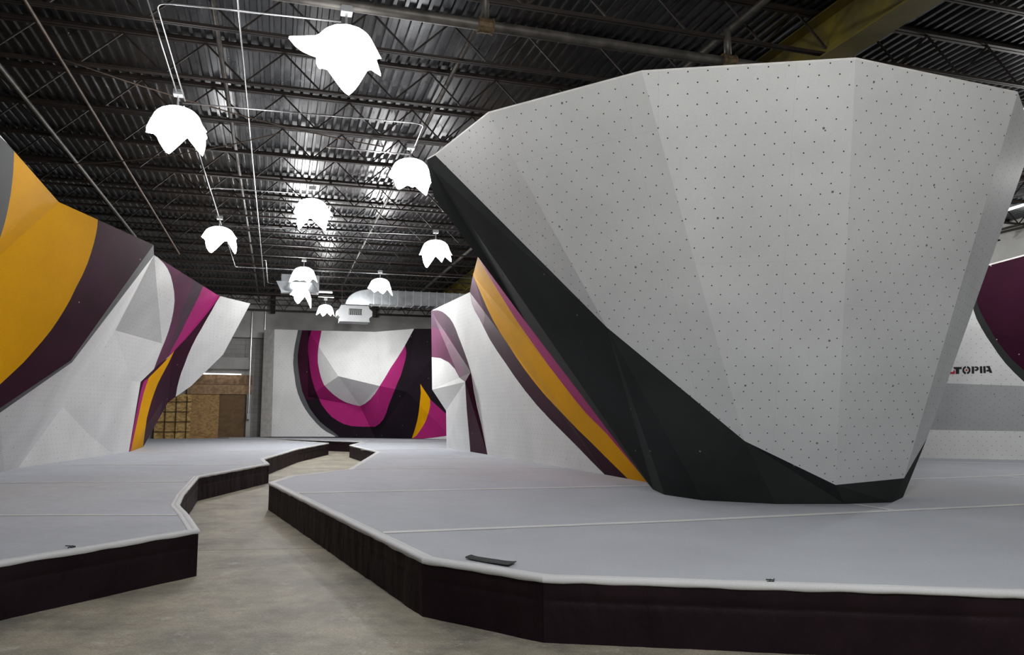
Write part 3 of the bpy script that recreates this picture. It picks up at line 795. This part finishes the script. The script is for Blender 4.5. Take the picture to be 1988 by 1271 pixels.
# ------------------------------------------------------------------ left climbing wall
def thick_back(pts_top, depth_vec, name, root, h0=MAT_Z):
    """rear skin following the top edge of a wall down to the ground"""
    b = bmesh.new(); a = [b.verts.new(p) for p in pts_top]; c = [b.verts.new(p + depth_vec) for p in pts_top]; d = [b.verts.new(Vector((p.x+depth_vec.x, p.y+depth_vec.y, h0))) for p in pts_top]
    for i in range(len(pts_top)-1):
        b.faces.new((a[i], a[i+1], c[i+1], c[i])); b.faces.new((c[i], c[i+1], d[i+1], d[i]))
    return obj(name, b, PLYBACK, root)
def left_wall():
    O0 = top(0, 262); a = top(114, 392); b_ = top(298, 475); b2 = top(299, 495); c = top(425, 574); d = top(486, 589)
    X0 = top(-330, -20)
    e1 = aY(138, 699, 12.6)
    e0 = onp(0, 792, a, b_, e1); k0 = onp(0, 495, a, b_, e1)
    ex = onp(-330, 1010, a, b_, e1); kx = onp(-330, 800, a, b_, e1)
    g1 = aY(140, 703, 13.63); g0 = aY(0, 801, 11.6); gx = aY(-330, 1022, ex.y+.5)
    s0 = base(8, 914.5); s1 = base(35, 908); s2 = base(210, 883); s3 = base(217, 882); s4 = base(250, 877); s5 = base(278, 867.5)
    sx = base(-330, 975)
    m1 = aY(224, 641, 16.7); m3 = aY(122, 789, 15.75); m2 = onp(315, 667, m1, m3, s2); m4 = onp(256, 739, m1, m3, s2)
    m2 = aY(315, 667, 19.3)
    m5 = aY(273, 741, 19.44); m6 = aY(299, 715, 19.99); m7 = aY(335, 685, 20.61)
    r1 = onp(433, 688, c, d, m7); r2 = onp(371, 749, c, d, m7); r3 = onp(341, 770, c, d, m7); r4 = onp(326, 781, c, d, m7)
    W = 0
    fc = [[X0, O0, k0, kx], [O0, a, k0], [a, b_, e1, e0, k0], [k0, e0, ex, kx],
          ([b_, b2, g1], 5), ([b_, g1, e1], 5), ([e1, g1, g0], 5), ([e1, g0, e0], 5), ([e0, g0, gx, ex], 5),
          [b2, m1, g1], [g1, m1, m3, s1, s0], [g0, g1, s0], [g0, s0, sx, gx],
          [b2, m2, m1], [m1, m2, m4, s3, s2, m3], [m3, s2, s1],
          [m2, m6, m4], [m4, m6, m5], [m4, m5, s4], [m4, s4, s3],
          [b2, c, m7, m2], [m2, m7, m6],
          [c, d, r1, r2, r3, r4, m7], [m7, r4, m5, m6], [m5, r4, s5, s4]]
    Yl = [(27, 290), (27, 312), (26, 330), (24, 352), (21, 376), (16, 403), (10, 430), (4, 450), (0, 462), (-30, 525), (-60, 575), (-100, 630), (-330, 860)]
    Yr = [(190, 424), (189, 440), (186, 456), (182, 473), (177, 490), (170, 511), (160, 534), (148, 557), (136, 582), (124, 603), (112, 622), (99, 641), (82, 662), (62, 685), (45, 704), (28, 720), (0, 746), (-60, 800), (-330, 1010)]
    edge = [(138, 699), (298, 475), (298, 420)]
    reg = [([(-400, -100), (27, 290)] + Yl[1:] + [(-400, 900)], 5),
           (Yl + Yr[::-1] + [(190, 400)], 2),
           (Yr + [(-330, 1100), (0, 795), (138, 701), (299, 477), (299, 400)], 3)]
    # right hand group of bands
    wcurve = [(300, 490), (308, 501), (318, 511), (325, 521), (331, 534), (335, 549), (338, 566), (339, 583), (337, 602), (333, 622), (327, 643), (320, 662), (311, 684), (304, 702), (299, 716)]
    crease = [(273, 742), (299, 717), (322, 699), (335, 685), (426, 574)]
    reg.append((wcurve + [(273, 742), (335, 685), (428, 572), (428, 540)], 4))
    reg.append(([(374, 540), (373, 552), (364, 575), (350, 610), (337, 650), (329, 680), (327, 695), (334, 676), (351, 646), (366, 615), (386, 575), (397, 556), (397, 540)], 9))
    reg.append(([(397, 550), (386, 575), (376, 595), (366, 615), (358, 631), (351, 646), (342, 662), (334, 676), (327, 693), (338, 681), (361, 657), (386, 628), (407, 602), (428, 574), (428, 560)], 6))
    dark = [(428, 574), (419, 588), (411, 603), (401, 620), (391, 638), (381, 655), (373, 671), (365, 689), (358, 708), (352, 723), (348, 736), (344, 752), (341, 771)]
    reg.append((dark + [(326, 790), (270, 880), (248, 880), (250, 877), (273, 741), (299, 716), (310, 705), (327, 694), (338, 681), (361, 657), (386, 628), (407, 602)], 8))
    reg.append(([(288, 734), (279, 740), (273, 760), (262, 815), (250, 880), (256, 880), (270, 800), (280, 760)], 6))
    reg.append(([(339, 680), (329, 692), (316, 706), (303, 719), (289, 733), (283, 750), (278, 766), (271, 796), (262, 838), (253, 880), (276, 880), (279, 855), (282, 834), (285, 812), (290, 792), (295, 775), (300, 761), (306, 745), (313, 731), (321, 716), (328, 703)], 2))
    root = thing('climbing_wall', 'tall overhanging left wall painted yellow, purple and white', 'climbing wall', (-9, 14, MAT_Z))
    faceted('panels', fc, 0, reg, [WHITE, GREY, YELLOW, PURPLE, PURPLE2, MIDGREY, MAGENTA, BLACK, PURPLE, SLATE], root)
    thick_back([X0, O0, a, b_, b2, c, d], Vector((-3.6, .0, 0)), 'rear_skin', root)
    b = bmesh.new(); q = [d, r1, r2, r3, r4, s5, Vector((-13.2, 24.2, MAT_Z)), Vector((d.x-3.6, d.y, TOP_Z))]
    ct = sum(q, Vector())/len(q); vc = b.verts.new(ct); vs = [b.verts.new(p) for p in q]
    for i in range(len(q)): b.faces.new((vc, vs[i], vs[(i+1) % len(q)]))
    obj('end_skin', b, PLYBACK, root)
left_wall()

# ------------------------------------------------------------------ the wall running behind the boulder
def mid_wall():
    t1 = top(837, 603); t2 = top(912, 567); t3 = top(918, 535); t4 = top(927, 501); t5 = top(962, 425)
    q1 = base(867, 869); q2 = base(946, 882); q3 = base(1175, 921); q4 = base(1256, 936); q5 = V3(2.15, 10.95)
    a = onp(914, 722, t2, q2, q3); b_ = aY(903, 741, 19.9); c = aY(892, 733, 20.5); d = aY(839, 756, 22.9); e = aY(866, 797, 22.4)
    fc = [[t1, c, d], [t1, t2, a], [t1, a, c], [c, a, b_], [d, c, b_], [d, b_, e], [e, b_, q1], [b_, q2, q1], [b_, a, q2], [t2, q2, a], [t2, t3, q3], [t2, q3, q2], [t3, t4, q4], [t3, q4, q3], [t4, t5, q5], [t4, q5, q4]]
    reg = [([(830, 598), (837, 602), (851, 602), (859, 605), (866, 610), (873, 617), (879, 626), (885, 639), (890, 653), (896, 668), (902, 684), (908, 701), (914, 721), (892, 733), (883, 716), (871, 703), (855, 695), (837, 693), (830, 693)], 5),
           ([(830, 636), (837, 636), (850, 637), (863, 642), (874, 653), (884, 672), (892, 692), (901, 718), (903, 741), (892, 733), (883, 716), (871, 703), (855, 695), (837, 693), (830, 693)], 4),
           ([(914, 721), (920, 759), (926, 789), (934, 822), (940, 852), (948, 890), (914, 890), (911, 850), (906, 794), (903, 741), (892, 733)], 3)]
    s1 = [(905, 540), (912, 568), (916, 590), (922, 604), (930, 617), (940, 637), (950, 657), (965, 681), (981, 704), (1000, 732), (1020, 759), (1043, 787), (1068, 814), (1095, 841), (1123, 869), (1148, 895), (1174, 921), (1190, 940)]
    s2 = [(910, 500), (919, 535), (926, 552), (934, 570), (945, 596), (957, 621), (972, 647), (989, 672), (1004, 696), (1020, 719), (1040, 745), (1060, 769), (1080, 790), (1099, 810), (1122, 834), (1146, 857), (1182, 893), (1219, 929), (1235, 945)]
    s3 = [(922, 480), (928, 500), (944, 527), (958, 550), (973, 574), (989, 600), (1005, 625), (1024, 652), (1044, 680), (1067, 712), (1091, 743), (1114, 773), (1138, 802), (1158, 822), (1178, 842), (1217, 888), (1257, 936), (1280, 965)]
    reg.append((s1 + s2[::-1], 3)); reg.append((s2 + s3[::-1], 2)); reg.append((s3 + [(1500, 965), (1500, 400), (930, 400)], 6))
    reg.append(([(905, 540), (912, 568), (916, 590), (922, 604), (930, 617), (938, 633), (941, 612), (936, 590), (928, 565), (919, 535)], 4))
    root = thing('climbing_wall', 'white wall behind the boulder with long yellow, purple and magenta stripes', 'climbing wall', (0, 16, MAT_Z))
    faceted('panels', fc, 0, reg, [WHITE, GREY, YELLOW, PURPLE, PURPLE2, SLATE, MAGENTA], root)
    thick_back([t1, t2, t3, t4, t5], Vector((1.6, 1.6, 0)), 'rear_skin', root)
mid_wall()

# ------------------------------------------------------------------ far climbing wall with the big curve
def far_wall():
    Yb = 32.6
    tl = aY(533, 639, Yb); tm = aY(728, 644, Yb-.9); tr = aY(804, 638, Yb-2.0); te = aY(880, 638, Yb-2.9)
    bl = base(527, 847.2); bl.y = bl.y
    sc = Yb
    bl = aY(527, 847.5, Yb); b1 = aY(650, 847.5, Yb-.2); b2 = aY(728, 848.5, Yb-.8); b3 = aY(800, 850.5, Yb-1.6); be = aY(880, 853, Yb-2.6)
    K1 = aY(657, 730, Yb-1.5); K2 = aY(737, 749, Yb-2.2); K3 = aY(699, 788, Yb-.25); K4 = aY(598, 770, Yb-.1); K5 = aY(790, 760, Yb-2.2); tq = aY(598, 641, Yb)
    sl = aY(513, 640, Yb+.5); sb = aY(505, 848, Yb+.5)
    fc = [([sl, tl, bl, sb], 8), [tl, tq, K4, bl], [tq, tm, K1], [tq, K1, K4], [tm, K2, K1], [K1, K2, K3], [K1, K3, K4], [K4, K3, b1], [K4, b1, bl], [K3, b2, b1], [K3, K2, b2], [tm, tr, K2], [tr, K5, K2], [K2, K5, b2], [K5, b3, b2], [tr, te, K5], [te, be, K5], [K5, be, b3]]
    g1 = [(579, 630), (578, 643), (575, 657), (572, 672), (570, 688), (569, 704), (570, 718), (572, 731), (574, 747), (578, 763), (584, 778), (592, 793), (601, 806), (613, 820), (623, 830), (634, 838), (650, 846), (660, 856)]
    g2 = [(587, 630), (586, 643), (583, 657), (580, 672), (578, 688), (578, 704), (580, 723), (583, 742), (587, 760), (594, 777), (601, 792), (611, 806), (621, 818), (633, 828), (652, 842), (668, 856)]
    mg = [(606, 630), (604, 644), (600, 655), (598, 667), (598, 684), (600, 699), (602, 717), (605, 734), (611, 754), (618, 771), (625, 786), (634, 798), (644, 809), (656, 817), (668, 823), (683, 827), (705, 828), (728, 828), (737, 822), (744, 814), (750, 801), (755, 785), (763, 765), (771, 745), (778, 729), (783, 712), (787, 698), (789, 684), (787, 671), (784, 668)]
    inn = [(805, 636), (782, 678), (770, 697), (759, 713), (748, 732), (736, 751), (728, 764), (718, 776), (709, 783), (699, 788), (685, 785), (672, 781), (659, 774), (648, 766), (638, 757), (629, 747), (624, 735), (620, 720), (617, 704), (617, 688), (618, 676), (620, 664), (622, 654), (624, 643), (625, 630), (806, 630)]
    reg = [(g1 + [(900, 856), (900, 630)], 1), (g2 + [(900, 856), (900, 630)], 7), (g2[:10] + [(618, 771), (611, 754), (605, 734), (600, 699), (598, 667), (604, 644), (606, 630)], 3),
           (mg + inn[1:], 6), (inn, 0),
           ([(835, 775), (845, 784), (866, 803), (900, 830), (900, 843), (866, 846), (840, 849), (820, 851), (800, 851), (815, 800)], 6),
           ([(816, 745), (817, 763), (815, 782), (813, 800), (810, 817), (805, 835), (799, 852), (808, 846), (820, 829), (827, 816), (832, 801), (835, 788), (835, 774)], 2),
           ([(820, 851.3), (840, 849.5), (866, 846), (900, 842), (900, 860), (800, 860)], 0)]
    root = thing('climbing_wall', 'farthest wall, white with a big magenta and black curve', 'climbing wall', (-6, Yb, MAT_Z))
    faceted('panels', fc, 0, reg, [WHITE, MIDGREY, YELLOW, PURPLE, PURPLE2, GREY, MAGENTA, BLACK, EDGE], root)
far_wall()

# ------------------------------------------------------------------ wall at the right edge with lettering
def right_wall():
    def T(px): return aZ(px, 497 + (1988-px)*.27, TOP_Z+.1)
    ta, tb = T(1700), T(2300)
    pa, pb = base(1700, 887), base(2300, 899)
    dpa = pa.y; dpb = pb.y
    qa = aY(1700, 832.5, dpa); qb = aY(2300, 842, dpb)
    ra = aY(1700, 739, dpa-.9); rb = aY(2300, 760, dpb-1.0)
    rb = onp(2300, 760, qa, qb, ra)
    ta = aY(1700, 575, dpa-1.4); tb = aY(2300, 412, rb.y-.6)
    tc = onp(1932, 512.5, ta, tb, ra); 
    fc = [[pa, qa, qb, pb], [qa, ra, rb], [qa, rb, qb], [ra, ta, rb], [ta, tb, rb]]
    o = [(1905, 500), (1893, 540), (1889, 575), (1890, 602), (1896, 619), (1905, 636), (1915, 653), (1926, 669), (1938, 687), (1952, 705), (1969, 723), (1988, 741), (2030, 772), (2100, 800)]
    i_ = [(1905, 500), (1897, 560), (1897, 589), (1904, 607), (1914, 625), (1926, 646), (1938, 665), (1951, 682), (1965, 698), (1988, 719), (2030, 750), (2100, 780)]
    reg = [(o + [(2400, 800), (2400, 300), (1905, 300)], 1), (i_ + [(2400, 780), (2400, 300), (1905, 300)], 3)]
    root = thing('climbing_wall', 'white and purple wall with red and black lettering at the right edge', 'climbing wall', (11, 17, MAT_Z))
    faceted('panels', fc, 0, reg, [WHITE, GREY, YELLOW, PURPLE], root)
    b = bmesh.new(); bar(b, ta + Vector((0, .03, .012)), tb + Vector((0, .03, .012)), .06, h=.03); obj('top_rim', b, EDGE, root)
    thick_back([ta, tb], Vector((.5, 2.0, 0)), 'rear_skin', root)
    def pt(x, y):          # point just in front of the upper panels
        p = onp(x, y, ra, rb, ta); n = (rb-ra).cross(ta-ra).normalized()
        if n.dot(CAM-p) < 0: n = -n
        return p + n*.006
    # sign coordinates
    def zz(x, y): return (1588 + x*.33058, 480 + y*.33058)
    def poly(b, pts):
        b.faces.new([b.verts.new(pt(*zz(x, y))) for x, y in pts])
    red = bmesh.new(); blk = bmesh.new()
    poly(red, [(745, 743), (776, 743), (789, 704), (758, 704)]); 
    poly(red, [(776, 743), (804, 743), (806, 731), (780, 731)]); poly(red, [(792, 731), (806, 731), (800, 716)])
    poly(blk, [(796, 702), (844, 702), (844, 714), (800, 714)]); poly(blk, [(809, 714), (829, 714), (829, 742), (809, 742)])
    # ring letter in two halves with a dot
    for a0, a1 in ((-80, 80), (100, 260)):
        n = 12
        for k in range(n):
            t0 = math.radians(a0+(a1-a0)*k/n); t1 = math.radians(a0+(a1-a0)*(k+1)/n); R, r = 24, 13
            poly(blk, [(872+R*math.cos(t0), 720+R*math.sin(t0)), (872+R*math.cos(t1), 720+R*math.sin(t1)), (872+r*math.cos(t1), 720+r*math.sin(t1)), (872+r*math.cos(t0), 720+r*math.sin(t0))])
    poly(red, [(872+6*math.cos(2*PI*k/12), 720+6*math.sin(2*PI*k/12)) for k in range(12)])
    poly(blk, [(903, 699), (917, 699), (917, 740), (903, 740)]); poly(blk, [(920, 699), (936, 699), (944, 706), (944, 717), (936, 724), (920, 724), (920, 716), (930, 716), (932, 711), (930, 707), (920, 707)])
    poly(blk, [(950, 698), (964, 698), (966, 738), (952, 738)])
    poly(blk, [(970, 697), (984, 697), (986, 737), (972, 737)])
    poly(blk, [(988, 696), (1008, 696), (1024, 736), (1008, 736), (1005, 728), (990, 728), (990, 718), (1001, 718), (997, 706), (989, 706)])
    obj('painted_lettering', blk, LOGO_K, root); obj('painted_lettering', red, LOGO_R, root)['label'] = 'red marks of the lettering'
right_wall()

# ------------------------------------------------------------------ world and view
w = bpy.data.worlds.new('world'); S.world = w; w.use_nodes = True
w.node_tree.nodes['Background'].inputs[0].default_value = (.5, .52, .55, 1); w.node_tree.nodes['Background'].inputs[1].default_value = .02
vs = S.view_settings; vs.view_transform = 'Standard'; vs.look = 'None'; vs.gamma = 1; vs.use_curve_mapping = False
vs.exposure = 0.0
